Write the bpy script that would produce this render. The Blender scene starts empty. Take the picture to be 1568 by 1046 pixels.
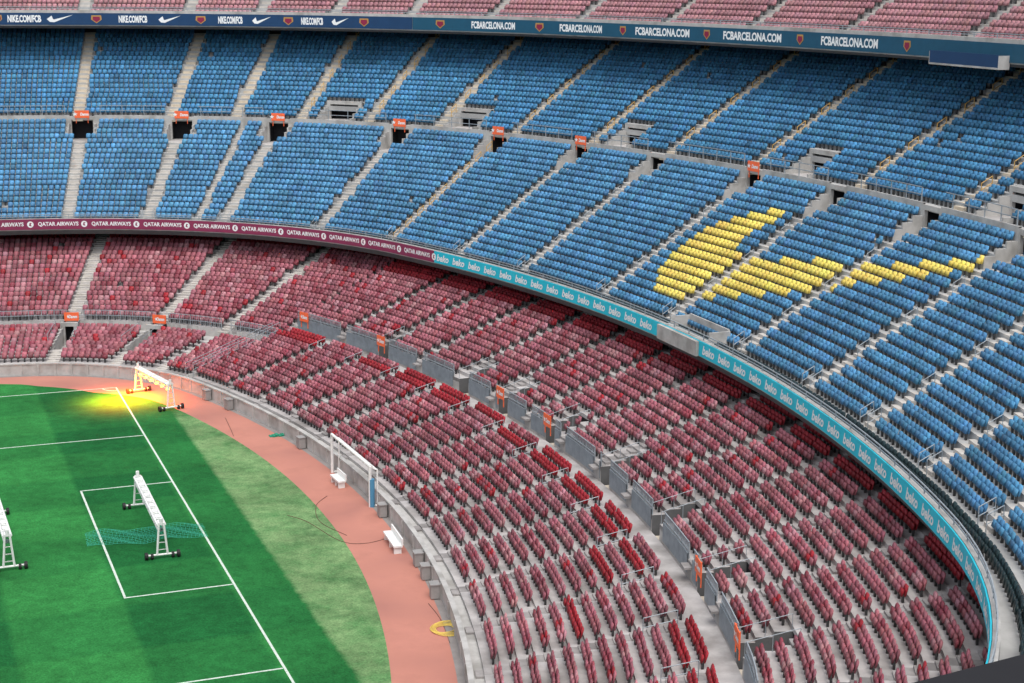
import bpy, numpy as np, math, random
from mathutils import Matrix, Vector
rng=np.random.default_rng(7); random.seed(7)
R=math.radians
# ---------------- plan of the bowl: concentric arcs about the goal end, corner and side stand ----------------
XW,R1,A1,R2,A2=10.53723,90.69407,0.34247,15.02614,1.40439
C1=np.array([XW-R1,0.]); C2=C1+(R1-R2)*np.array([math.cos(A1),math.sin(A1)])
R3=R2+(C2[0]+52.5)/math.cos(A2); C3=C2-(R3-R2)*np.array([math.cos(A2),math.sin(A2)])
L1=A1*(R1+20); L2=(A2-A1)*(R2+20); TM=L1+L2+(math.pi/2-A2)*(R3+20)
def frame(t):
    t=np.asarray(t,float); s=np.where(t>=0,1.,-1.); a=np.abs(t)
    g1=a/(R1+20); g2=A1+(a-L1)/(R2+20); g3=A2+(a-L1-L2)/(R3+20)
    m1=a<L1; m2=(~m1)&(a<L1+L2)
    ang=np.where(m1,g1,np.where(m2,g2,g3))
    cx=np.where(m1,C1[0],np.where(m2,C2[0],C3[0])); cy=np.where(m1,C1[1],np.where(m2,C2[1],C3[1]))
    rad=np.where(m1,R1,np.where(m2,R2,R3))
    return ang,cx,cy,rad,s
def P(t,d):
    ang,cx,cy,rad,s=frame(t)
    return cx+(rad+d)*np.cos(ang), -34+s*(cy+(rad+d)*np.sin(ang))
def N(t):
    ang,cx,cy,rad,s=frame(t); return np.cos(ang), s*np.sin(ang)
def scl(t,d):
    ang,cx,cy,rad,s=frame(t); return (rad+d)/(rad+20)
# ---------------- helpers ----------------
COL=bpy.context.scene.collection
def make(name,verts,faces,mat,parent=None):
    me=bpy.data.meshes.new(name); me.from_pydata([tuple(map(float,v)) for v in verts],[],faces); me.update()
    mats=mat if isinstance(mat,list) else [mat]
    for m in mats: me.materials.append(m)
    ob=bpy.data.objects.new(name,me); COL.objects.link(ob)
    if parent: ob.parent=parent
    return ob
def empty(name):
    e=bpy.data.objects.new(name,None); COL.objects.link(e); return e
class Acc:
    def __init__(s): s.v=[]; s.f=[]
    def add(s,v,f):
        b=len(s.v); s.v.extend([tuple(q) for q in v]); s.f.extend([tuple(i+b for i in q) for q in f])
    def hexa(s,c):
        s.add(c,[(0,1,2,3),(7,6,5,4),(0,4,5,1),(1,5,6,2),(2,6,7,3),(3,7,4,0)])
    def box(s,x0,x1,y0,y1,z0,z1):
        s.hexa([(x0,y0,z0),(x0,y1,z0),(x1,y1,z0),(x1,y0,z0),(x0,y0,z1),(x0,y1,z1),(x1,y1,z1),(x1,y0,z1)])
    def lbox(s,t,x0,x1,d0,d1,z0,z1):
        px,py=P(t,d0); qx,qy=P(t,d1); nx,ny=N(t); tx,ty=ny,-nx
        c=[]
        for z in (z0,z1):
            c+= [(px+tx*x0,py+ty*x0,z),(qx+tx*x0,qy+ty*x0,z),(qx+tx*x1,qy+ty*x1,z),(px+tx*x1,py+ty*x1,z)]
        s.hexa(c)
    def sweep(s,prof,taus,closed=False,mirror=False):
        taus=np.asarray(taus); n=len(prof); b=len(s.v)
        cols=[P(taus,d) for d,z in prof]
        for j in range(len(taus)):
            for k in range(n):
                x=cols[k][0][j]; s.v.append((-105-x if mirror else x,cols[k][1][j],prof[k][1]))
        kk=n if closed else n-1
        for j in range(len(taus)-1):
            for k in range(kk):
                k2=(k+1)%n
                s.f.append((b+j*n+k,b+(j+1)*n+k,b+(j+1)*n+k2,b+j*n+k2))
    def tube(s,a,b,r,n=8):
        a=np.array(a,float); b=np.array(b,float); w=b-a; L=np.linalg.norm(w); w/=L
        u=np.cross(w,[0,0,1.]) if abs(w[2])<.9 else np.cross(w,[1.,0,0]); u/=np.linalg.norm(u); q=np.cross(w,u)
        v=[]
        for e in (a,b):
            for k in range(n):
                an=2*math.pi*k/n; v.append(e+r*(math.cos(an)*u+math.sin(an)*q))
        f=[(k,(k+1)%n,n+(k+1)%n,n+k) for k in range(n)]+[tuple(range(n))[::-1],tuple(range(n,2*n))]
        s.add(v,f)
def tl(a,b,st=1.6):
    return np.linspace(a,b,max(2,int(abs(b-a)/st)+1))
def intervals(t0,t1,gaps):
    out=[];c=t0
    for g0,g1 in sorted(gaps):
        if g1<c or g0>t1: continue
        if g0>c: out.append((c,g0))
        c=max(c,g1)
    if c<t1: out.append((c,t1))
    return out
# ---------------- materials ----------------
def newmat(name):
    m=bpy.data.materials.new(name); m.use_nodes=True; nt=m.node_tree
    return m,nt,nt.nodes['Principled BSDF']
def mat(name,col,rough=.7,var=.25,scale=1.5,metal=0,attr=False,bump=0,dirt=None,spec=.3):
    m,nt,b=newmat(name); N_=nt.nodes; L=nt.links
    b.inputs['Roughness'].default_value=rough; b.inputs['Metallic'].default_value=metal
    b.inputs['Specular IOR Level'].default_value=spec
    tc=N_.new('ShaderNodeTexCoord'); no=N_.new('ShaderNodeTexNoise'); no.inputs['Scale'].default_value=scale; no.inputs['Detail'].default_value=6; no.inputs['Roughness'].default_value=.65
    L.new(tc.outputs['Object'],no.inputs['Vector'])
    mr=N_.new('ShaderNodeMapRange'); mr.inputs['From Min'].default_value=.3; mr.inputs['From Max'].default_value=.7
    mr.inputs['To Min'].default_value=1-var; mr.inputs['To Max'].default_value=1+var*.6
    L.new(no.outputs['Fac'],mr.inputs['Value'])
    mx=N_.new('ShaderNodeVectorMath'); mx.operation='SCALE'
    if attr:
        a=N_.new('ShaderNodeAttribute'); a.attribute_name='tint'; L.new(a.outputs['Color'],mx.inputs[0])
    else: mx.inputs[0].default_value=col[:3]
    L.new(mr.outputs['Result'],mx.inputs['Scale'])
    last=mx.outputs[0]
    if dirt:
        n2=N_.new('ShaderNodeTexNoise'); n2.inputs['Scale'].default_value=dirt[1]; n2.inputs['Detail'].default_value=8; L.new(tc.outputs['Object'],n2.inputs['Vector'])
        m2=N_.new('ShaderNodeMapRange'); m2.inputs['From Min'].default_value=.48; m2.inputs['From Max'].default_value=.66; m2.inputs['To Max'].default_value=dirt[2]
        L.new(n2.outputs['Fac'],m2.inputs['Value'])
        mm=N_.new('ShaderNodeMix'); mm.data_type='RGBA'; mm.inputs['B'].default_value=(*dirt[0],1)
        L.new(m2.outputs['Result'],mm.inputs['Factor']); L.new(last,mm.inputs['A']); last=mm.outputs['Result']
    L.new(last,b.inputs['Base Color'])
    if bump:
        bp=N_.new('ShaderNodeBump'); bp.inputs['Strength'].default_value=bump; bp.inputs['Distance'].default_value=.02; L.new(no.outputs['Fac'],bp.inputs['Height']); L.new(bp.outputs['Normal'],b.inputs['Normal'])
    return m
M_conc=mat('concrete',(.46,.44,.43),.85,.25,.8,dirt=((.20,.185,.175),.35,.8),bump=.3)
M_concL=mat('concrete_light',(.46,.45,.43),.85,.15,1.5,dirt=((.25,.24,.22),.8,.7))
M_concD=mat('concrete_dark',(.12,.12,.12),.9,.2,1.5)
M_concT2=mat('concrete_terrace',(.43,.43,.42),.85,.2,.8,dirt=((.24,.24,.24),.35,.6))
M_aisle=mat('aisle_concrete',(.53,.50,.46),.85,.2,2.,dirt=((.3,.28,.25),1.,.6))
M_aisleG=mat('aisle_concrete_grey',(.33,.31,.30),.85,.25,2.,dirt=((.16,.15,.145),.6,.8))
M_aisleT=mat('aisle_concrete_tan',(.56,.49,.39),.85,.2,2.)
M_dark=mat('dark_interior',(.015,.015,.018),.9,.2)  # shade of openings and stair pits put into the colour; parapet shares it
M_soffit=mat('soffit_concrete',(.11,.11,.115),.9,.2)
M_steel=mat('galvanised_steel',(.34,.38,.41),.5,.2,3,metal=.2)
M_panel=mat('grey_steel_panel',(.24,.28,.31),.5,.25,2,metal=.2)
M_seat=mat('seat_plastic',(1,1,1),.5,.18,.4,attr=True)
M_white=mat('white_paint',(.8,.8,.78),.45,.1,3)
M_line=mat('line_paint',(.6,.68,.6),.8,.35,8)
M_maroon=mat('banner_maroon',(.24,.035,.09),.5,.1)
M_cyan=mat('banner_cyan',(.02,.52,.66),.5,.1)
M_navy=mat('banner_navy',(.012,.05,.13),.5,.1)
M_teal=mat('banner_teal',(.012,.085,.15),.5,.1)
M_text=mat('banner_text',(.82,.84,.84),.5,.05)
M_orange=mat('sign_orange',(.90,.16,.06),.5,.1)
M_yel=mat('sign_yellow',(.75,.55,.12),.5,.1)
M_crest=mat('crest_gold',(.45,.25,.08),.5,.1)
M_red=mat('crest_red',(.25,.02,.06),.5,.1)
M_orail=mat('rail_orange',(.55,.33,.10),.5,.1)
M_track=mat('track_clay',(.48,.205,.155),.9,.12,.5,dirt=((.36,.155,.125),.25,.8))
M_pave=mat('pavement_grey',(.26,.24,.23),.9,.2,1.)
M_ground=mat('ground_asphalt',(.06,.06,.06),.9,.2,.3)
M_black=mat('rubber_black',(.02,.02,.02),.6,.1)
M_cable=mat('cable_rubber',(.16,.08,.06),.6,.1)
M_bluepad=mat('blue_pad',(.08,.26,.42),.6,.1)
M_net=mat('net_teal',(.05,.42,.30),.7,.1)
M_green=mat('green_cloth',(.02,.25,.15),.8,.2)
M_cab=mat('cabinet_grey',(.30,.29,.28),.7,.15,2)
M_opp1=mat('faded_red_terrace',(.30,.16,.18),.8,.3,.5)
M_opp2=mat('blue_terrace',(.12,.24,.36),.8,.3,.5)
def grassmat():
    m,nt,b=newmat('grass'); n=nt.nodes;L=nt.links
    b.inputs['Roughness'].default_value=.9; b.inputs['Specular IOR Level'].default_value=.1
    g=n.new('ShaderNodeNewGeometry'); sp=n.new('ShaderNodeSeparateXYZ'); L.new(g.outputs['Position'],sp.inputs[0])
    def math_(op,a,b_=None,c=None):
        q=n.new('ShaderNodeMath'); q.operation=op
        for i,v in enumerate((a,b_,c)):
            if v is None: continue
            if isinstance(v,(int,float)): q.inputs[i].default_value=v
            else: L.new(v,q.inputs[i])
        return q.outputs[0]
    def noise(s,det,ro=.5):
        q=n.new('ShaderNodeTexNoise'); q.inputs['Scale'].default_value=s; q.inputs['Detail'].default_value=det; q.inputs['Roughness'].default_value=ro; L.new(g.outputs['Position'],q.inputs['Vector']); return q.outputs['Fac']
    def mrange(v,a,b_,c,d):
        q=n.new('ShaderNodeMapRange'); 
        for k,x in zip(('From Min','From Max','To Min','To Max'),(a,b_,c,d)): q.inputs[k].default_value=x
        L.new(v,q.inputs['Value']); return q.outputs[0]
    def mix(f,a,b_):
        q=n.new('ShaderNodeMix'); q.data_type='RGBA'; L.new(f,q.inputs['Factor'])
        for k,v in (('A',a),('B',b_)):
            if isinstance(v,tuple): q.inputs[k].default_value=(*v,1)
            else: L.new(v,q.inputs[k])
        return q.outputs['Result']
    xw=math_('ADD',sp.outputs['X'],math_('MULTIPLY',noise(.6,3),.4))
    st=math_('SINE',math_('MULTIPLY',xw,math.pi/5.5))
    st=mrange(st,-.10,.10,0,1)
    yw=mrange(math_('SINE',math_('MULTIPLY',math_('ADD',sp.outputs['Y'],math_('MULTIPLY',noise(.5,3),.4)),math.pi/5.5)),-.12,.12,0,1)
    st=math_('ADD',math_('MULTIPLY',st,.65),math_('MULTIPLY',yw,.35))
    c0=mix(st,(.010,.100,.026),(.028,.185,.044))
    band=math_('MULTIPLY',mrange(sp.outputs['X'],-.1,.3,0,1),.5)
    c0=mix(band,c0,(.009,.095,.026))
    e=math_('ADD',sp.outputs['X'],math_('MULTIPLY',math_('SUBTRACT',noise(1.2,8,.7),.5),.6))
    a_=mrange(e,2.65,2.95,0,1); lim=mrange(sp.outputs['Y'],-7,-11,0,1)
    yl=mrange(sp.outputs['Y'],-58,-46,.85,1.)
    wn=mrange(noise(.5,8,.75),.36,.58,.4,1)
    fac=math_('MULTIPLY',math_('MULTIPLY',math_('MULTIPLY',a_,lim),wn),yl)
    c1=mix(fac,c0,(.17,.28,.12))
    vv=math_('MULTIPLY',mrange(noise(9,8,.8),.3,.7,.45,1.55),mrange(noise(.22,6,.6),.3,.7,.75,1.25))
    vv=math_('MULTIPLY',vv,mrange(noise(1.6,6,.7),.3,.7,.75,1.25))
    s=n.new('ShaderNodeVectorMath'); s.operation='SCALE'; L.new(c1,s.inputs[0]); L.new(vv,s.inputs['Scale'])
    L.new(s.outputs[0],b.inputs['Base Color'])
    return m
M_grass=grassmat()
# ---------------- heights and features (metres) ----------------
hB,dB=9.49,18.82; hW2,dW2=17.2,33.0; hC,dC=26.17,39.53
T0,T1=-66.,98.; T0c=-36.; TS=41.2
S1L=dict(d0=.7,z0=.85,n=12,dd=.758,r=.17)
S1U=dict(d0=11.0,z0=3.6,n=24,dd=.77,r=.243)
Q1L=dict(d0=.7,z0=.8,n=9,dd=.76,r=.122)
Q1U=dict(d0=8.7,z0=2.5,n=26,dd=.78,r=.254)
S2L=dict(d0=20.3,z0=9.0,n=19,dd=.668,r=.403)
S2U=dict(d0=33.4,z0=17.2,n=19,dd=.72,r=.412)
S3=dict(d0=40.9,z0=26.35,n=18,dd=.76,r=.44)
vom2=[72.3,65.4,58.4,49.0,40.6,31.8,23.2,12.6,3.8,-5.6,-14.6]
up2=[72.6,66.2,61.7,56.9,51.8,46.2,39.6,31.3,22.6,13.5,2.6,-7.0]
hood2=[54.4,44.4,28.3,8.7,-10.4]
a1=[69.9,58.8,49.6]
v1=[39.7,27.6,14.9,8.5,0.6,-9.0,-18.4,-27.5,-36.3]
swp=[(6.9,30.3),(5.8,30.6),(5.5,29.7),(5.9,28.4),(6.2,27.4),(5.6,26.5),(4.2,26.0),(2.1,26.1),(.3,26.8),(-5.1,27.9),(-7.3,28.3),(-9.7,29.2),(-12.3,30.1),(-13.8,30.8),(-14.6,30.3),(-13.,29.4),(-11.2,28.4),(-8.6,27.2),(-6.4,25.9),(-3.9,24.8),(-.3,23.5),(3.5,22.1),(8.0,21.8),(10.3,23.5),(10.8,25.2),(10.5,27.2),(9.3,28.8)]
def inpoly(t,d,poly):
    c=np.zeros(np.shape(t),bool); n=len(poly)
    for i in range(n):
        x1,y1=poly[i]; x2,y2=poly[(i+1)%n]
        if y1==y2: continue
        k=((y1>d)!=(y2>d))&(t<(x2-x1)*(d-y1)/(y2-y1)+x1); c^=k
    return c
AI2L=[(t,.95) for t in vom2]+[(60.9,.5)]
AI2U=[(t,.95) for t in up2]
def extend(lst,w,s=7.5,t0=T0,t1=T1):
    lst=sorted(lst)
    t=lst[0][0]-s
    while t>t0+2: lst.append((t,w)); t-=s
    t=max(l[0] for l in lst)+9
    while t<t1-2: lst.append((t,w)); t+=9
    return sorted(lst)
AI2L=extend(AI2L,.95); AI2U=extend(AI2U,.95)
AIQ=extend([(t,.95) for t in a1],.95,t0=200)
AI1=[(t,.7) for t in np.arange(v1[0]-5.9,T0+2,-5.9)]
AI3=[(t*1.0,1.0) for t,w in AI2U]
CUT={'2L':[dict(t=t,hw=.85,a=16,b=18) for t in vom2],
     '2U':[dict(t=t,hw=1.15,a=0,b=2) for t in hood2],
     'Q1L':[dict(t=t,hw=.85,a=4,b=8) for t in a1[:2]],
     '1U':[dict(t=t,hw=.75,a=0,b=2) for t in v1[1:]]}
# ---------------- stands ----------------
stand=empty('grandstand')
conc=Acc(); conc2=Acc(); dark=Acc(); cl=Acc(); ais=Acc(); aisT=Acc(); sof=Acc(); cd_=Acc()
def steps(acc,S,t0,t1,cuts=()):
    for i in range(S['n']):
        d=S['d0']+i*S['dd']; z=S['z0']+i*S['r']
        gaps=[(c['t']-c['hw'],c['t']+c['hw']) for c in cuts if c['a']<=i<=c['b']]
        for a,b in intervals(t0,t1,gaps):
            acc.sweep([(d,z-S['r']),(d,z),(d+S['dd'],z)],tl(a,b))
steps(conc,S1L,T0,TS); steps(conc,S1U,T0,TS,CUT['1U'])
steps(conc,Q1L,TS,T1,CUT['Q1L']); steps(conc,Q1U,TS,T1)
steps(conc2,S2L,T0,T1,CUT['2L']); steps(conc2,S2U,T0,T1,CUT['2U'])
steps(conc2,S3,T0c,T1)
def cutgeo(S,c,ztop,hood=False,sink=0.,wh=.3,lh=.45):
    da=S['d0']+c['a']*S['dd']; db=S['d0']+(c['b']+1)*S['dd']; za=S['z0']+(c['a']-(0 if hood else 1))*S['r']-sink
    t=c['t'];hw=c['hw']*scl(t,(da+db)/2)
    conc.lbox(t,-hw,hw,da,db+1.5,za-.15,za)
    for i in range(c['a'],c['b']+1):
        d=S['d0']+i*S['dd']; z=S['z0']+i*S['r']
        for s in (-1,1):
            x0,x1=sorted((s*hw,s*(hw+.16)))
            cl.lbox(t,x0,x1,d,d+S['dd'],za-.1,z+wh)
    zt=S['z0']+c['b']*S['r']
    lt=(zt+lh) if hood else ztop
    cl.lbox(t,-hw-.2,hw+.2,db-.0,db+.25,lt-.22,lt+.1)
    for s in (-1,1):
        x0,x1=sorted((s*(hw-.15),s*(hw+.2))); cl.lbox(t,x0,x1,db+.003,db+.247,za,lt-.22)
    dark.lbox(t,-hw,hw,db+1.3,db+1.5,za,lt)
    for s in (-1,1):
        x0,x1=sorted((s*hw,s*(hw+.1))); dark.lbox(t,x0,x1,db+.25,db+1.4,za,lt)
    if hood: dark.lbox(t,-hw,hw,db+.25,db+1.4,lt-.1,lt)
for c in CUT['2L']: cutgeo(S2L,c,17.15)
for c in CUT['2U']: cutgeo(S2U,c,0,hood=True,lh=.8)
for c in CUT['Q1L']: cutgeo(Q1L,c,2.45,sink=.5)
for c in CUT['1U']:
    t=c['t']; hw=c['hw']*float(scl(t,12)); S=S1U
    for i in range(3):
        d=S['d0']+i*S['dd']; z=S['z0']+i*S['r']
        for s in (-1,1):
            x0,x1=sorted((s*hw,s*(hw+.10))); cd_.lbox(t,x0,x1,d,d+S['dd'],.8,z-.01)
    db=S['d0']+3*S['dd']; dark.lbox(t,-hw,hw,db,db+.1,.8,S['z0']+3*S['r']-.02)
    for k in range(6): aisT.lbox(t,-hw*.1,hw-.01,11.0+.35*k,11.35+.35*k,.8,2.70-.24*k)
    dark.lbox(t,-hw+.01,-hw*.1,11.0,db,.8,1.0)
g2=[(c['t']-c['hw'],c['t']+c['hw']) for c in CUT['2L']]
g1=[(c['t']-c['hw'],c['t']+c['hw']) for c in CUT['Q1L']]
gU=[(c['t']-c['hw'],c['t']+c['hw']) for c in CUT['1U']]
for a,b in intervals(T0,T1,g2): cl.sweep([(32.99,16.1),(32.99,17.35),(33.15,17.35),(33.15,17.2),(33.4,17.2)],tl(a,b))
conc.sweep([(9.79,2.7),(11.0,2.71)],tl(T0,TS))
for a,b in intervals(T0,TS,gU): cl.sweep([(11.0,2.7),(11.0,3.62)],tl(a,b))
for a,b in intervals(TS,T1,g1): cl.sweep([(7.53,1.78),(8.7,1.79),(8.7,2.52)],tl(a,b))
for i in range(12):
    cl.lbox(TS,-.06,.06,.4+i*.9,1.3+i*.9,0.,1.1+i*.2)
for i in range(10): conc.lbox(TS,-.06,.06,11.2+i*1.8,13.0+i*1.8,2.,3.8+i*.56)
TT=tl(T0,T1)
cl.sweep([(dB+.28,8.6),(dB+.28,9.52),(dB+.02,9.52),(dB+.02,8.5),(dB+.25,8.5)],TT)
conc2.sweep([(dB+.28,8.62),(20.3,8.62)],TT)
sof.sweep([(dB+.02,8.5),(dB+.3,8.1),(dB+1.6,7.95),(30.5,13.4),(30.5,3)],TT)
T3=tl(T0c,T1)
cl.sweep([(dC+.35,25.9),(dC+.35,27.0),(dC+.02,27.0),(dC+.02,25.5),(dC+.3,25.5)],T3)
conc2.sweep([(dC+.35,25.88),(40.9,25.88)],T3)
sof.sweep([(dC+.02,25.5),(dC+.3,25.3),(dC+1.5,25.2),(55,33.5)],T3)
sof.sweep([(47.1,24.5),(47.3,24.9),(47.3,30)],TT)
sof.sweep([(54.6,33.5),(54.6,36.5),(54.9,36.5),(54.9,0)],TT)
wall=Acc(); wall.sweep([(0,0),(0,.85),(-.05,.85),(-.05,.95),(.22,.95),(.22,.66),(.7,.66)],TT)
for t in np.arange(T0,T1,3.): wall.lbox(t,-.08,.08,-.08,-.001,0,.83)
make('perimeter_wall',wall.v,wall.f,M_concL)
def aisles(acc,S,lst,cuts=(),lim=(-1e9,1e9)):
    for t,w in lst:
        if not lim[0]<t<lim[1]: continue
        for i in range(S['n']):
            if any(c['a']<=i<=c['b'] and abs(c['t']-t)<c['hw']+.5 for c in cuts): continue
            d=S['d0']+i*S['dd']; z=S['z0']+i*S['r']
            acc.lbox(t,-w/2,w/2,d-.005,d+S['dd']-.006,z-.1,z+.008)
            acc.lbox(t,-w/2,w/2,d-S['dd']*.5,d-.004,z-S['r'],z-S['r']*.5)
ais1=Acc()
aisles(ais1,S1L,AI1); aisles(ais1,S1U,AI1,CUT['1U']); aisles(ais,Q1L,AIQ,CUT['Q1L']); aisles(ais,Q1U,AIQ)
aisles(ais,S2L,AI2L,CUT['2L']); aisles(aisT,S2U,AI2U,CUT['2U']); aisles(ais,S3,AI3,lim=(T0c+1,T1))
make('lower_terrace_steps',conc.v,conc.f,M_conc,stand)
make('upper_terrace_steps',conc2.v,conc2.f,M_concT2,stand)
make('parapets_and_walls',cl.v,cl.f,M_concL,stand)
make('stairwell_walls',cd_.v,cd_.f,M_concD,stand)
make('aisle_steps',ais.v,ais.f,M_aisle,stand)
make('aisle_steps_grey',ais1.v,ais1.f,M_aisleG,stand)
make('aisle_steps_tan',aisT.v,aisT.f,M_aisleT,stand)
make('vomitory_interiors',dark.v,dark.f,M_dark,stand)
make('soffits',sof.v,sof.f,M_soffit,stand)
# the rest of the bowl (behind and beside the viewpoint), plain rows
opp=empty('grandstand'); lo=Acc(); up=Acc(); so_=Acc()
def stepprof(d0,z0,d1,z1,n):
    pr=[]
    for i in range(n):
        z=z0+(z1-z0)*i/n; pr+=[(d0+(d1-d0)*i/n,z),(d0+(d1-d0)*(i+1)/n,z)]
    return pr
for rng_t,mir in ((tl(-TM,T0,4),False),(tl(T1,TM,4),False),(tl(-TM,TM,4),True)):
    lo.sweep([(0,0),(0,.95)]+stepprof(.5,.9,9.8,2.9,11)+stepprof(11,3.6,29.4,9.4,22),rng_t,mirror=mir)
    up.sweep([(dB,8.1),(dB,9.5),(dB+.3,9.5),(dB+.3,8.7)]+stepprof(20.3,9,33,17.,17)+stepprof(33.4,17.2,47.1,25,17),rng_t,mirror=mir)
for rng_t,mir in ((tl(-TM,T0c,4),False),(tl(T1,TM,4),False),(tl(-TM,TM,4),True)):
    lo.sweep([(dC+.3,25.2),(dC,25.5),(dC,27.),(dC+.3,27),(dC+.3,26)]+stepprof(40.9,26.35,54.5,34,16),rng_t,mirror=mir)
    so_.sweep([(dC+.3,25.2),(55,33.5),(55,36),(55,0)],rng_t,mirror=mir)
for rng_t,mir in ((tl(-TM,T0,4),False),(tl(T1,TM,4),False),(tl(-TM,TM,4),True)):
    so_.sweep([(dB,8.1),(30.5,13.4),(30.5,3)],rng_t,mirror=mir)
make('red_terraces',lo.v,lo.f,M_opp1,opp); make('blue_terraces',up.v,up.f,M_opp2,opp); make('soffits',so_.v,so_.f,M_soffit,opp)
# ---------------- seats (tip-up, folded) ----------------
def bxx(sv,sf,x0,x1,y0,y1,z0,z1,lean=0):
    b=len(sv)
    sv.extend([(x0,y0,z0),(x0,y1,z0),(x1,y1,z0),(x1,y0,z0),(x0,y0+lean,z1),(x0,y1+lean,z1),(x1,y1+lean,z1),(x1,y0+lean,z1)])
    sf.extend([tuple(i+b for i in q) for q in [(0,1,2,3),(7,6,5,4),(0,4,5,1),(1,5,6,2),(2,6,7,3),(3,7,4,0)]])
fo=[(-.20,.34),(-.215,.68),(-.155,.78),(.155,.78),(.215,.68),(.20,.34)]
sv=[(x,.06+(z-.4)*.26,z) for x,z in fo]+[(x,.115+(z-.4)*.26,z) for x,z in fo]
sf=[(0,1,2,3,4,5),(11,10,9,8,7,6)]+[(i,i+6,(i+1)%6+6,(i+1)%6) for i in range(6)]
bxx(sv,sf,-.185,.185,-.10,-.02,.34,.62,.06)
nseat=len(sv)
bxx(sv,sf,-.05,.05,-.02,.08,0,.36)
SV=np.array(sv); SL=np.concatenate([np.array(q) for q in sf]); SC=np.array([len(q) for q in sf])
BRK=[-(L1+L2),-L1,L1,L1+L2]
def seatpos(S,t0,t1,lst,cuts,pitch=.475,dy=.6):
    T=[];D=[];Z=[];I=[]
    for i in range(S['n']):
        d=S['d0']+i*S['dd']+dy*S['dd']; z=S['z0']+i*S['r']
        gaps=[(t-(w/2+.05)/scl(t,d),t+(w/2+.05)/scl(t,d)) for t,w in lst]
        gaps+=[(c['t']-c['hw']-(.22 if c['hw']>.8 else .08),c['t']+c['hw']+(.22 if c['hw']>.8 else .08)) for c in cuts if c['a']-(1 if c['hw']>1 else 0)<=i<=c['b']+(1 if c['hw']>1 else 0)]
        for a0,b0 in intervals(t0,t1,gaps):
            cuts_=[a0]+[q for q in BRK if a0<q<b0]+[b0]
            for a,b in zip(cuts_[:-1],cuts_[1:]):
                L=(b-a)*float(scl((a+b)/2,d)); f=L/pitch; n=int(f) if len(cuts_)==2 else int(round(f))
                if n<1: continue
                sl=max(0,(f-n)*pitch/L*(b-a)) if len(cuts_)==2 else 0.
                t=a+sl*rng.random()+(np.arange(n)+.5)*(b-a-sl)/n
                T.append(t);D.append(np.full(n,d));Z.append(np.full(n,z));I.append(np.full(n,i))
    return [np.concatenate(q) for q in (T,D,Z,I)]
def seats(name,T,D,Z,colr,parent):
    fade=1+.10*np.sin(T*.41+D*.23)*np.sin(T*.17-D*.31+1.3)+.06*np.sin(T*1.1+D*.9)
    colr=np.clip(colr*fade[:,None],0,.95)
    keep=rng.random(len(T))>.001
    T,D,Z,colr=T[keep],D[keep],Z[keep],colr[keep]
    px,py=P(T,D); nx,ny=N(T); n=len(T)
    j=rng.normal(0,.015,(n,1)); tilt=rng.normal(0,.02,(n,1))
    yy=SV[None,:,1]+j+tilt*(SV[None,:,2]-.4)
    X=px[:,None]+ny[:,None]*SV[None,:,0]+nx[:,None]*yy
    Y=py[:,None]-nx[:,None]*SV[None,:,0]+ny[:,None]*yy
    Zz=Z[:,None]+SV[None,:,2]+0*X
    co=np.stack([X,Y,Zz],-1).reshape(-1,3).astype(np.float32)
    nv=len(SV); me=bpy.data.meshes.new(name)
    me.vertices.add(n*nv); me.vertices.foreach_set('co',co.ravel())
    loops=(SL[None]+np.arange(n)[:,None]*nv).ravel().astype(np.int32)
    me.loops.add(len(loops)); me.loops.foreach_set('vertex_index',loops)
    cnt=np.tile(SC,n); st=np.concatenate([[0],np.cumsum(cnt)[:-1]]).astype(np.int32)
    me.polygons.add(len(cnt)); me.polygons.foreach_set('loop_start',st)
    try: me.polygons.foreach_set('loop_total',cnt.astype(np.int32))
    except Exception: pass
    me.update(calc_edges=True)
    at=me.attributes.new('tint','FLOAT_COLOR','POINT')
    c=np.ones((n,nv,4),np.float32); c[:,:,:3]=colr[:,None,:]; c[:,12:20,:3]*=.8; c[:,nseat:,:3]=(.07,.07,.07)
    at.data.foreach_set('color',c.ravel())
    me.materials.append(M_seat)
    ob=bpy.data.objects.new(name,me); COL.objects.link(ob); ob.parent=parent; return n
def colmix(base,n,v=.10): 
    return np.clip(np.array(base)[None]*(1+rng.normal(0,v,(n,1)))*(1+rng.normal(0,.03,(n,3))),0.002,.95)
T,D,Z,I=seatpos(S2L,T0,T1,AI2L,CUT['2L']); c=colmix((.08,.25,.44),len(T),.14)
y=inpoly(T,D,swp)|inpoly(T,D-.12,swp); c[y]=colmix((.88,.69,.15),y.sum(),.04); seats('blue_seats_front_block',T,D,Z,c,stand)
T,D,Z,I=seatpos(S2U,T0,T1,AI2U,CUT['2U']); c=colmix((.055,.215,.40),len(T),.14); seats('blue_seats_rear_block',T,D,Z,c,stand)
def redcol(T,D,I,satmask):
    n=len(T); c=colmix((.35,.115,.14),n,.16)
    pk=rng.random(n)<.15; c[pk]=colmix((.45,.21,.235),pk.sum())
    dk=rng.random(n)<.14; c[dk]=colmix((.27,.055,.075),dk.sum())
    rd=(rng.random(n)<.04)|satmask; c[rd]=colmix((.34,.02,.03),rd.sum()); return c
T,D,Z,I=seatpos(S1L,T0,TS-.2,AI1,())
blk=np.floor((T-v1[0])/5.9); h=np.abs(np.sin(blk*12.9+I*4.1)*43.7)%1
sat=((I>=10)&(h>.3)&(T>-45))|((h>.97)&(I>4))
c=redcol(T,D,I,sat); seats('red_seats_front_block',T,D,Z,c,stand)
T,D,Z,I=seatpos(S1U,T0,TS-.2,AI1,CUT['1U']); c=redcol(T,D,I,(D>dB+.8)); seats('red_seats_rear_block',T,D,Z,c,stand)
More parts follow.
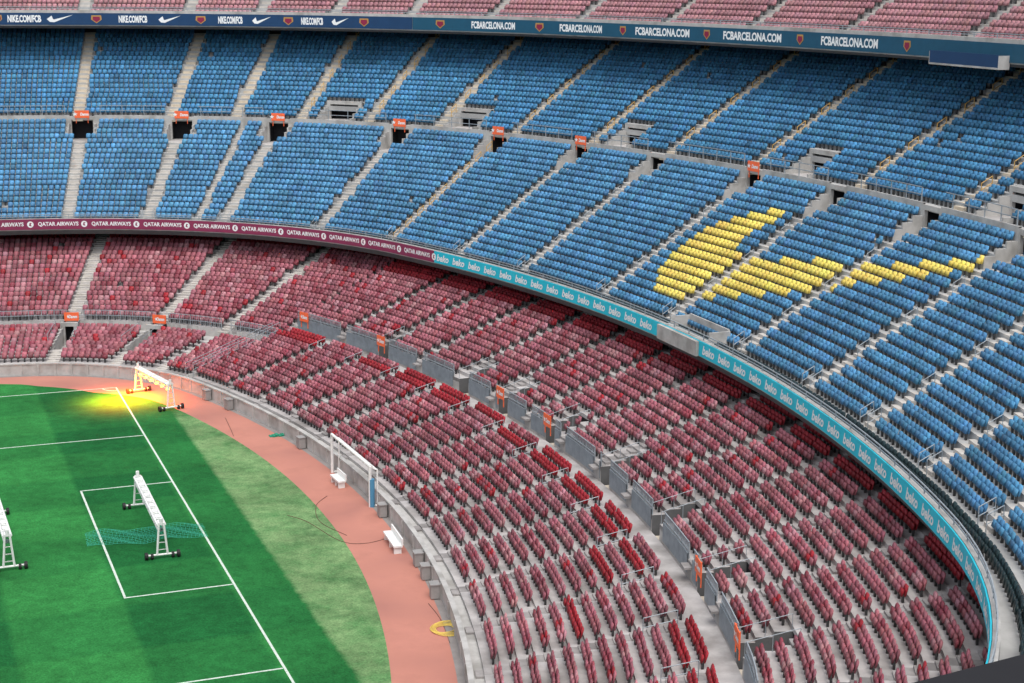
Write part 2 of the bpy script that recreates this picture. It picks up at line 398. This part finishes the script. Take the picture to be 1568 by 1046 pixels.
T,D,Z,I=seatpos(Q1L,TS+.3,T1,AIQ,CUT['Q1L']); c=redcol(T,D,I,T<0); seats('red_seats_side_front_block',T,D,Z,c,stand)
T,D,Z,I=seatpos(Q1U,TS+.3,T1,AIQ,()); c=redcol(T,D,I,(D>dB+3)); seats('red_seats_side_rear_block',T,D,Z,c,stand)
T,D,Z,I=seatpos(S3,T0c,T1,AI3,()); c=colmix((.40,.19,.21),len(T)); seats('red_seats_top_tier',T,D,Z,c,stand)
S2F=dict(d0=19.35,z0=8.62,n=1,dd=.8,r=.1)
T,D,Z,I=seatpos(S2F,T0,T1,[],()); c=colmix((.012,.03,.035),len(T)); seats('dark_seats_front_row',T,D,Z,c,stand)
# ---------------- railings ----------------
def rail(acc,a,b,d,z,h=1.0,post=1.5,bars=0,r=.025,rails=2):
    for k in range(rails):
        zz=z+h*(1-k/rails)
        acc.sweep([(d-r,zz-r),(d-r,zz+r),(d+r,zz+r),(d+r,zz-r)],tl(a,b),closed=True)
    for t in np.arange(a,b,post): acc.lbox(t,-r,r,d-r,d+r,z,z+h)
    if bars:
        for t in np.arange(a,b,bars): acc.lbox(t,-.012,.012,d-.012,d+.012,z+.05,z+h)
ra=Acc(); pn=Acc()
for a,b in intervals(T0,T1,[(g[0]-.3,g[1]+.3) for g in g2]): rail(ra,a,b,33.07,17.35,.9)
gg=[(t-.5,t+.5) for t,w in AI1]+[(g[0]-.1,g[1]+.1) for g in gU]
for a,b in intervals(T0,TS,gg):
    rail(ra,a,b,11.05,3.62,.8,bars=.14); pn.sweep([(11.02,2.9),(10.97,2.9),(10.97,3.9),(11.02,3.9)],tl(a,b),closed=True)
make('walkway_barrier_panels',pn.v,pn.f,M_panel)
for g in gU:
    for s in (0,1):
        t=g[s]+(.07 if s else -.07)
        x0,y0=P(t,11.05); x1,y1=P(t,13.3)
        ra.tube((x0,y0,4.25),(x1,y1,4.85),.018,5)
        for k in range(3):
            f=k/2; ra.tube((x0+(x1-x0)*f,y0+(y1-y0)*f,3.5+.6*f),(x0+(x1-x0)*f,y0+(y1-y0)*f,4.25+.6*f),.016,5)
for a,b in intervals(TS,T1,[(t-.6,t+.6) for t,w in AIQ]): rail(ra,a,b,8.75,2.52,.85,bars=.3)
rail(ra,T0,T1,dB+.15,9.52,.35,post=2)
rail(ra,T0c,T1,dC+.2,27.0,.3,post=2)
def radial(acc,t,S,i0,i1,off,h=.9,r=.022):
    pts=[]
    for i in (i0,i1):
        d=S['d0']+i*S['dd']+.1; x,y=P(t,d); nx,ny=N(t); pts.append(np.array([x+ny*off,y-nx*off,S['z0']+i*S['r']]))
    a,b=pts; acc.tube(a+[0,0,h],b+[0,0,h],r,5); acc.tube(a+[0,0,h*.5],b+[0,0,h*.5],r,5)
    n=max(1,int((i1-i0)/2))
    for k in range(n+1):
        q=a+(b-a)*k/n; acc.tube(q,q+[0,0,h],r,5)
for t,w in AI2L:
    if w>.6 and t<82:
        for s in (-1,1): radial(ra,t,S2L,0,1,s*(w/2+.03),h=.8)
    if w>.6 and t<30:
        for k in (4,8,12): radial(ra,t,S2L,k,k+1,w/2+.02,h=.8,r=.02)
for t,w in AI1: radial(ra,t,S1L,9,11,.4)
radial(ra,TS,S1L,0,11,.1,h=1.1); radial(ra,TS,S1L,0,11,-.9)
for c in CUT['Q1L']:
    for s in (-1,1): radial(ra,c['t'],Q1L,4,8,s*(c['hw']+.1),h=1.1)
make('railings',ra.v,ra.f,M_steel)
ro=Acc()
for t,w in AI2U:
    if t<60:
        for k in range(2,18,3): radial(ro,t,S2U,k,k+1,w/2,h=.8,r=.03)
for k in range(0,18,2): radial(ro,vom2[4],S2L,k,k+1,.45,h=.8,r=.03)
make('aisle_handrails',ro.v,ro.f,M_orail)
# ---------------- banners ----------------
def textmesh(s,shear=0.,bold=.02):
    cu=bpy.data.curves.new('t','FONT'); cu.body=s; cu.size=1; cu.offset=bold; cu.shear=shear; cu.resolution_u=3
    ob=bpy.data.objects.new('t',cu); COL.objects.link(ob); bpy.context.view_layer.update()
    me=ob.evaluated_get(bpy.context.evaluated_depsgraph_get()).to_mesh()
    v=np.array([tuple(q.co) for q in me.vertices]); f=[tuple(p.vertices) for p in me.polygons]
    bpy.data.objects.remove(ob); v[:,0]-=(v[:,0].min()+v[:,0].max())/2; v[:,1]-=(v[:,1].min()+v[:,1].max())/2
    return v,f
def puttext(acc,tm,t,d,zc,width=None,height=None):
    v,f=tm; w=np.ptp(v[:,0]); h=np.ptp(v[:,1])
    sx=(width/w) if width else height/h; sy=(height/h) if height else sx
    s=float(scl(t,d)); x,y=P(t-v[:,0]*sx/s,np.full(len(v),d))
    acc.add(np.stack([x,y,zc+v[:,1]*sy],-1),f)
def banner(name,t0,t1,d,z0,z1,m):
    a=Acc(); a.sweep([(d,z0),(d,z1),(d+.06,z1),(d+.06,z0)],tl(t0,t1),closed=True); return make(name,a.v,a.f,m)
tq,tw0,tw1,tn=32.6,1.5,-3.8,50.9
zt,zb=hB,hB-.9; zc=hB-.45
b1=banner('maroon_advertising_banner',tq+.02,T1,dB-.06,zb,zt,M_maroon)
b2=banner('cyan_advertising_banner',T0,tq-.02,dB-.06,zb,zt,M_cyan)
a=Acc(); a2=Acc(); tm=textmesh('QATAR AIRWAYS',bold=.03)
qs=[72.9+4.75*k for k in range(5)]+[72.9-4.75*k for k in range(1,9)]
for t in qs:
    puttext(a,tm,t,dB-.075,zc,width=3.45,height=.42)
    tt=t-2.3
    an=np.linspace(0,2*math.pi,16,endpoint=False); v=np.stack([.28*np.cos(an),.28*np.sin(an),0*an],-1)
    x,y=P(tt-v[:,0],np.full(16,dB-.075)); a.add(np.stack([x,y,zc+v[:,1]],-1),[tuple(range(16))])
    v=np.array([(-.12,-.1,0),(.1,-.16,0),(.02,.05,0),(.15,.14,0),(-.05,.16,0)]); x,y=P(tt-v[:,0],np.full(5,dB-.085)); a2.add(np.stack([x,y,zc+v[:,1]],-1),[(0,1,2,3,4)])
make('lettering',a.v,a.f,M_text,b1); make('logo_mark',a2.v,a2.f,M_maroon,b1)
a=Acc(); tm=textmesh('beko',shear=.25,bold=.03)
t=tq-1.2
while t>T0+2:
    if not (tw1-1.2<t<tw0+1.2): puttext(a,tm,t,dB-.075,zc,width=1.6,height=.56)
    t-=2.15
make('lettering',a.v,a.f,M_text,b2)
a=Acc(); tm_=(tw0+tw1)/2; hw=abs(tw0-tw1)/2
a.lbox(tm_,-hw,hw,dB-.3,dB+.6,8.55,9.45); a.lbox(tm_,-hw,-hw+.12,dB+.6,dB+2.0,8.6,9.9);a.lbox(tm_,hw-.12,hw,dB+.6,dB+2.0,8.6,9.9);a.lbox(tm_,-hw+.12,hw-.12,dB+1.9,dB+2.0,8.6,10.0)
make('camera_platform',a.v,a.f,M_concL)
zn0,zn1=hC-.58,hC+.56
b3=banner('navy_advertising_banner',tn+.02,T1,dC-.06,zn0,zn1,M_navy); b4=banner('teal_advertising_banner',T0c,tn-.02,dC-.06,zn0,zn1,M_teal)
a=Acc(); cr=Acc(); cy=Acc()
tm=textmesh('NIKE.COM/FCB',bold=.045); ns=[76.5+2*7.1,76.5+7.1,76.5,69.4,63.2,57.8]
swoosh=np.array([(-.5,-.02),(-.38,-.2),(-.2,-.22),(.55,.25),(-.2,-.04),(-.32,-.05),(-.36,.03),(-.3,.2)])*1.5
def crest(t,A,B):
    v=np.array([(-.3,.35),(.3,.35),(.33,-.05),(0,-.42),(-.33,-.05)])
    x,y=P(t-v[:,0],np.full(5,dC-.075)); A.add(np.stack([x,y,hC+v[:,1]],-1),[(4,3,2,1,0)])
    v=v*.7+[.0,-.02]; x,y=P(t-v[:,0],np.full(5,dC-.09)); B.add(np.stack([x,y,hC+v[:,1]],-1),[(4,3,2,1,0)])
gaps_=[7.1,7.1,7.1,6.3,5.6,5.2]
for t,g in zip(ns,gaps_):
    puttext(a,tm,t,dC-.075,hC,width=g*.44,height=.70)
    x,y=P(t-g*.36-swoosh[:,0]*g/7,np.full(8,dC-.075)); a.add(np.stack([x,y,hC+swoosh[:,1]],-1),[(0,1,2,7),(2,3,4),(2,4,5,6),(2,6,7)])
    crest(t-g*.68,cy,cr)
make('lettering',a.v,a.f,M_text,b3); make('crest_shield',cy.v,cy.f,M_crest,b3); make('crest_centre',cr.v,cr.f,M_red,b3)
a=Acc(); cr=Acc(); cy=Acc(); tm=textmesh('FCBARCELONA.COM',bold=.04)
fs=[45.0,38.0,29.7,20.5,11.0,-9.8,-18.8,-27.8]
for i,t in enumerate(fs):
    nxt=fs[i+1] if i+1<5 else t-8.8
    puttext(a,tm,t,dC-.075,hC,width=abs(t-nxt)*.72,height=.66); crest((t+nxt)/2 if i!=4 else 5.6,cy,cr)
crest(48.9,cy,cr)
make('lettering',a.v,a.f,M_text,b4); make('crest_shield',cy.v,cy.f,M_crest,b4); make('crest_centre',cr.v,cr.f,M_red,b4)
a=Acc(); tm_=-.4; hw=3.6
a.lbox(tm_,-hw,hw,dC-.9,dC-.07,25.15,25.27); a.lbox(tm_,-hw,-hw+.05,dC-.9,dC-.07,25.27,26.0); a.lbox(tm_,hw-.05,hw,dC-.9,dC-.07,25.27,26.0)
g_=make('gantry_box',a.v,a.f,M_concL); a=Acc(); a.lbox(tm_,-hw+.05,hw-.05,dC-.89,dC-.83,25.27,26.05); make('front_panel',a.v,a.f,M_navy,g_)
# ---------------- signs ----------------
tmS=textmesh('Damm',shear=.2,bold=.04)
def sign(t,d,z,w=1.35,h=.7):
    a=Acc(); a.lbox(t,-w/2,w/2,d-.04,d,z,z+h); a.lbox(t,-w/2+.1,-w/2+.15,d,d+.05,z-.5,z+h); a.lbox(t,w/2-.15,w/2-.1,d,d+.05,z-.5,z+h)
    o=make('direction_sign',a.v,a.f,M_orange)
    b=Acc(); puttext(b,tmS,t-.18,d-.05,z+h/2,width=w*.58,height=h*.4)
    pts=[]
    for k in range(10):
        an=math.pi/2+k*math.pi/5; rr_=.19 if k%2==0 else .08; pts.append((rr_*math.cos(an),rr_*math.sin(an)))
    v=np.array(pts); x,y=P(t+w*.34-v[:,0],np.full(10,d-.05)); b.add(np.stack([x,y,z+h/2+v[:,1]],-1),[tuple(range(10))])
    make('sign_lettering',b.v,b.f,M_text,o)
for i in (0,1,2,3,4,5,7): sign(vom2[i],dW2-.05,17.1)
for t in a1[:2]: sign(t,8.6,2.5,w=1.2,h=.7)
for i in (0,1,3,4,7,8): sign(v1[i]+.2,10.9,3.75,w=1.1,h=.75)
# ---------------- pitch ----------------
ground=Acc(); ground.add([(-1500,-1500,-.02),(1500,-1500,-.02),(1500,1500,-.02),(-1500,1500,-.02)],[(0,1,2,3)]); make('ground',ground.v,ground.f,M_ground)
def sheet(name,pts,z,m):
    return make(name,[(x,y,z) for x,y in pts],[tuple(range(len(pts)))],m)
tt=tl(-TM,TM,2)
def ring(d):
    x,y=P(tt,d); a=list(zip(x,y)); return a+[(-105-p,q) for p,q in a[::-1]][1:-1]
sheet('running_track',ring(0.1),0.0,M_track)
gd=np.interp(np.abs(tt),[0,35,55,70,80,130],[-3.4,-3.3,-4.6,-3.6,-1.9,-1.7])
sheet('football_pitch',ring(gd),.006,M_grass)
pv=Acc(); pv.sweep([(-.4,.004),(0.02,.004)],tl(T0,T1)); make('pavement',pv.v,pv.f,M_pave)
ln=Acc()
def line(x0,y0,x1,y1,w=.06):
    ln.add([(min(x0,x1)-w,min(y0,y1)-w,.012),(max(x0,x1)+w,min(y0,y1)-w,.012),(max(x0,x1)+w,max(y0,y1)+w,.012),(min(x0,x1)-w,max(y0,y1)+w,.012)],[(0,1,2,3)])
line(0,-68,0,0); line(-105,0,-.14,0); line(-105,-68,-.14,-68); line(-52.5,-67.86,-52.5,-.14)
for a_,b_ in ((16.5,20.16),(5.5,9.16)):
    line(-a_,-34-b_,-.14,-34-b_); line(-a_,-34+b_,-.14,-34+b_); line(-a_,-34-b_+.14,-a_,-34+b_-.14)
def arc(cx,cy,r,a0,a1_,n=40):
    an=np.linspace(a0,a1_,n); v=[]
    for q in an: v+=[(cx+(r-.06)*math.cos(q),cy+(r-.06)*math.sin(q),.0125),(cx+(r+.06)*math.cos(q),cy+(r+.06)*math.sin(q),.0125)]
    ln.add(v,[(2*i,2*i+1,2*i+3,2*i+2) for i in range(n-1)])
arc(-11,-34,9.15,math.pi-.92,math.pi+.92); arc(0,0,1,math.pi,1.5*math.pi,8); arc(0,-68,1,math.pi/2,math.pi,8); arc(-11,-34,.1,0,6.28,8)
make('pitch_markings',ln.v,ln.f,M_line)
# ---------------- grow light rigs ----------------
def rig(p0,p1,hgt=1.9,lit=False):
    p0=np.array([*p0,0.]); p1=np.array([*p1,0.]); e=empty('grow_light_rig'); a=Acc(); wv=Acc()
    u=(p1-p0)/np.linalg.norm(p1-p0); s=np.array([-u[1],u[0],0])
    L=np.linalg.norm(p1-p0)
    for sgn in (-1,1):
        o=s*.2*sgn
        a.tube(p0+o+[0,0,hgt],p1+o+[0,0,hgt],.06); a.tube(p0+o*.8+[0,0,hgt-.35],p1+o*.8+[0,0,hgt-.35],.04)
        n=int(L/.6)
        for k in range(n):
            q0=p0+u*(L*k/n)+o*.9; q1=p0+u*(L*(k+1)/n)+o*.9
            zz=(hgt,hgt-.35) if k%2 else (hgt-.35,hgt); a.tube(q0+[0,0,zz[0]],q1+[0,0,zz[1]],.025,5)
    n=int(L/.9)
    for k in range(n+1):
        q=p0+u*(L*k/n); a.tube(q-s*.2+[0,0,hgt],q+s*.2+[0,0,hgt],.03,5)
    for k in range(n):
        q0=p0+u*(L*(k+.2)/n); q1=p0+u*(L*(k+.8)/n)
        a.hexa([tuple(q0-s*.13+[0,0,hgt-.1]),tuple(q0+s*.13+[0,0,hgt-.1]),tuple(q1+s*.13+[0,0,hgt-.1]),tuple(q1-s*.13+[0,0,hgt-.1]),tuple(q0-s*.13+[0,0,hgt+.02]),tuple(q0+s*.13+[0,0,hgt+.02]),tuple(q1+s*.13+[0,0,hgt+.02]),tuple(q1-s*.13+[0,0,hgt+.02])])
    for p in (p0,p1):
        a.tube(p-s*.75+[0,0,.22],p+s*.75+[0,0,.22],.06)
        for sgn in (-1,1):
            a.tube(p+s*.28*sgn+[0,0,.22],p+s*.12*sgn+[0,0,hgt+.1],.06)
            for k in range(3): 
                z=.5+.4*k; w_=.26-.04*k; a.tube(p-s*w_+[0,0,z],p+s*w_+[0,0,z],.03,5)
            wv.tube(p+s*.85*sgn-s*.08+[0,0,.2],p+s*.85*sgn+s*.08+[0,0,.2],.2,12)
            wv.tube(p+s*.55*sgn-s*.07+[0,0,.16],p+s*.55*sgn+s*.07+[0,0,.16],.16,12)
        a.tube(p+[0,0,hgt],p+[0,0,hgt+.35],.1)
    make('frame',a.v,a.f,M_white,e); make('wheels',wv.v,wv.f,M_black,e)
    lm=Acc(); n=int(L/.9)
    for k in range(n):
        q=p0+u*(L*(k+.5)/n)+np.array([0,0,hgt-.45]); lm.tube(q-[0,0,.06],q+[0,0,.08],.14,10)
    if lit:
        m,nt,b=newmat('lamp_glow'); b.inputs['Emission Color'].default_value=(1,.6,.1,1); b.inputs['Emission Strength'].default_value=3; b.inputs['Base Color'].default_value=(.8,.6,.3,1)
        make('lamps',lm.v,lm.f,m,e)
        c_=(p0+p1)/2
        for (ox,oy,sx,sy,en) in ((0,0,.5,L*.9,420),(-2.2,1.2,4.2,3.2,3600)):
            li=bpy.data.lights.new('lamp_light','AREA'); li.shape='ELLIPSE'; li.size=sx; li.size_y=sy; li.energy=en; li.color=(1,.20,.008); li.spread=R(150)
            lo_=bpy.data.objects.new('lamp_light',li); COL.objects.link(lo_); lo_.parent=e
            lo_.location=(c_[0]+ox,c_[1]+oy,hgt-.35); lo_.rotation_euler=(0,0,math.atan2(u[1],u[0])-math.pi/2)
    else: make('lamps',lm.v,lm.f,M_steel,e)
rig((-2.7,-29.2),(-2.8,-38.1)); rig((1.4,-2.0),(2.8,-7.9),lit=True); rig((-10.6,-37.2),(-10.8,-27.8))
# ---------------- touchline objects ----------------
e=empty('football_goal'); a=Acc(); tg=4.97
c_=np.array([*P(tg,-.55)]); nx,ny=N(tg); tv=np.array([ny,-nx])
A_=np.array([*(c_-tv*3.66),0]); B_=np.array([*(c_+tv*3.66),0]); nn=np.array([nx,ny,0.])
for q in (A_,B_): a.tube(q,q+[0,0,2.5],.09,10); a.tube(q+[0,0,.05],q+nn*.45+[0,0,.05],.05); a.tube(q+nn*.45,q+nn*.45+[0,0,2.2],.05); a.tube(q+nn*.45+[0,0,2.2],q+[0,0,2.44],.04)
a.tube(A_+[0,0,2.5],B_+[0,0,2.5],.09,10); a.tube(A_+nn*.45+[0,0,2.2],B_+nn*.45+[0,0,2.2],.05)
make('frame',a.v,a.f,M_white,e)
a=Acc(); a.tube(B_+nn*.1,B_+nn*.1+[0,0,1.7],.17,10); make('post_pad',a.v,a.f,M_bluepad,e)
for t,L in ((6.3,1.6),(-8.1,2.6)):
    a=Acc(); a.lbox(t,-L/2,L/2,-1.25,-.75,.38,.48); a.lbox(t,-L/2,L/2,-.8,-.72,.48,.85)
    for x0 in (-L/2+.1,0,L/2-.2): a.lbox(t,x0,x0+.1,-1.2,-.8,0,.38)
    make('substitutes_bench',a.v,a.f,M_white)
for t in (35.0,30.9,16.7,-1.9,-12.1,-14.5,-17.8):
    w,h=.55,.75; a=Acc(); a.lbox(t,-w/2,w/2,-.55,-.1,.05,h); a.lbox(t,-w/2-.04,w/2+.04,-.59,-.09,h,h+.06); a.lbox(t,-.01,.01,-.565,-.55,.12,h-.08)
    make('equipment_cabinet',a.v,a.f,M_cab)
a=Acc(); hc=(8.2,-52.5)
for k in range(5):
    an=np.linspace(0,2*math.pi,25); rad=.45+.11*k
    pts=[(hc[0]+rad*math.cos(q)+.05*k,hc[1]+rad*math.sin(q),.05+.02*math.sin(3*q+k)) for q in an]
    for i in range(24): a.tube(pts[i],pts[i+1],.022,5)
make('garden_hose',a.v,a.f,M_yel)
def cable(px,name='power_cable'):
    a=Acc(); pts=np.array([(x,y) for x,y in px],float); n=len(pts); out=[]
    for i in range(n-1):
        p0=pts[max(i-1,0)];p1=pts[i];p2=pts[i+1];p3=pts[min(i+2,n-1)]
        for f in np.linspace(0,1,8,endpoint=False):
            out.append(.5*((2*p1)+(-p0+p2)*f+(2*p0-5*p1+4*p2-p3)*f*f+(-p0+3*p1-3*p2+p3)*f**3))
    out.append(pts[-1])
    for i in range(len(out)-1): a.tube((*out[i],.025),(*out[i+1],.025),.015,5)
    make(name,a.v,a.f,M_cable)
cable([(5.1,-33.5),(5.9,-35.0),(6.8,-38.7),(8.0,-39.6),(9.7,-39.1),(10.1,-39.0)]); cable([(8.2,-30.8),(7.1,-32.4),(6.6,-35.3),(7.4,-38.0)]); cable([(6.0,-11.3),(5.8,-13.9),(5.6,-16.1)]); cable([(8.5,-49.1),(8.4,-51.3),(7.9,-54.1)])
a=Acc(); n0=np.array((-6.3,-33.9)); n1=np.array((0.,-34.3)); u=(n1-n0); L=np.linalg.norm(u); u/=L; s=np.array([-u[1],u[0]])
def npnt(i,j): 
    q=n0+u*i+s*(j+.25*math.sin(i*1.7)); return (q[0],q[1],.06+.05*math.sin(i*3+j*4))
for i in np.arange(0,L,.2):
    for j in (-1.2,-.6,0,.6): a.tube(npnt(i,j),npnt(i+.1,j+.6),.008,3)
for j in np.arange(-1.2,1.21,.2):
    for i in np.arange(0,L,.5): a.tube(npnt(i,j),npnt(i+.5,j),.008,3)
make('training_net',a.v,a.f,M_net)
a=Acc(); q=(8.4,-17.0)
for k in range(5): a.box(q[0]-.55+.2*k,q[0]-.36+.2*k,q[1]-.22-.06*(k%2),q[1]+.2,0.01,.07+.04*(k%3))
make('folded_tarpaulin',a.v,a.f,M_green)
# parapet of the balcony next to the viewpoint
a=Acc(); za=28.27; pa=np.array((-12.38,-117.0)); pb=np.array((-11.83,-116.93)); u=(pb-pa); u/=np.linalg.norm(u); s=np.array([u[1],-u[0]])
q0=pa-u*.6; q1=pb+u*3
a.hexa([(*q0,za-.9),(*q1,za-.9),(*(q1+s*.3),za-.9),(*(q0+s*.3),za-.9),(*q0,za),(*q1,za),(*(q1+s*.3),za),(*(q0+s*.3),za)])
make('balcony_parapet',a.v,a.f,M_dark)
# ---------------- camera, light ----------------
F,TH,PS,RO,CX,CY,CZ=2474.55583,0.22162,0.37333,-0.00824,-15.30831,-121.01150,30.46770
fw=np.array([math.sin(PS)*math.cos(TH),math.cos(PS)*math.cos(TH),-math.sin(TH)])
r_=np.array([math.cos(PS),-math.sin(PS),0.]); dn_=np.cross(fw,r_)
rr=r_*math.cos(RO)+dn_*math.sin(RO); dd_=-r_*math.sin(RO)+dn_*math.cos(RO)
cd=bpy.data.cameras.new('camera'); co=bpy.data.objects.new('camera',cd); COL.objects.link(co)
co.matrix_world=Matrix(((rr[0],-dd_[0],-fw[0],CX),(rr[1],-dd_[1],-fw[1],CY),(rr[2],-dd_[2],-fw[2],CZ),(0,0,0,1)))
cd.sensor_width=36; cd.lens=F/1568*36; cd.clip_end=5000; cd.clip_start=.1
sc=bpy.context.scene; sc.camera=co
sc.view_settings.view_transform='Standard'; sc.view_settings.look='None'; sc.view_settings.exposure=0
w=bpy.data.worlds.new('World'); sc.world=w; w.use_nodes=True; nt=w.node_tree
EL,AZ=64,-168
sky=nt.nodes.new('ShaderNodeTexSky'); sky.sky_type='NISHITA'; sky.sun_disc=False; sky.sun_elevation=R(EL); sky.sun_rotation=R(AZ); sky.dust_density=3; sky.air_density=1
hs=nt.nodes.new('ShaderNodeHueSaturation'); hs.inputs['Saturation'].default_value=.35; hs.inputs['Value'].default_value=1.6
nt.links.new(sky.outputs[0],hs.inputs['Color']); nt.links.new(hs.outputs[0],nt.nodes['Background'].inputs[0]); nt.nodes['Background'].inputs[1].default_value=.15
su=bpy.data.lights.new('sun','SUN'); su.energy=1.4; su.angle=R(40); su.color=(1,.95,.88)
so=bpy.data.objects.new('sun',su); COL.objects.link(so)
az=R(AZ); el=R(EL); dirv=Vector((math.sin(az)*math.cos(el),math.cos(az)*math.cos(el),math.sin(el)))
so.rotation_euler=dirv.to_track_quat('Z','Y').to_euler()
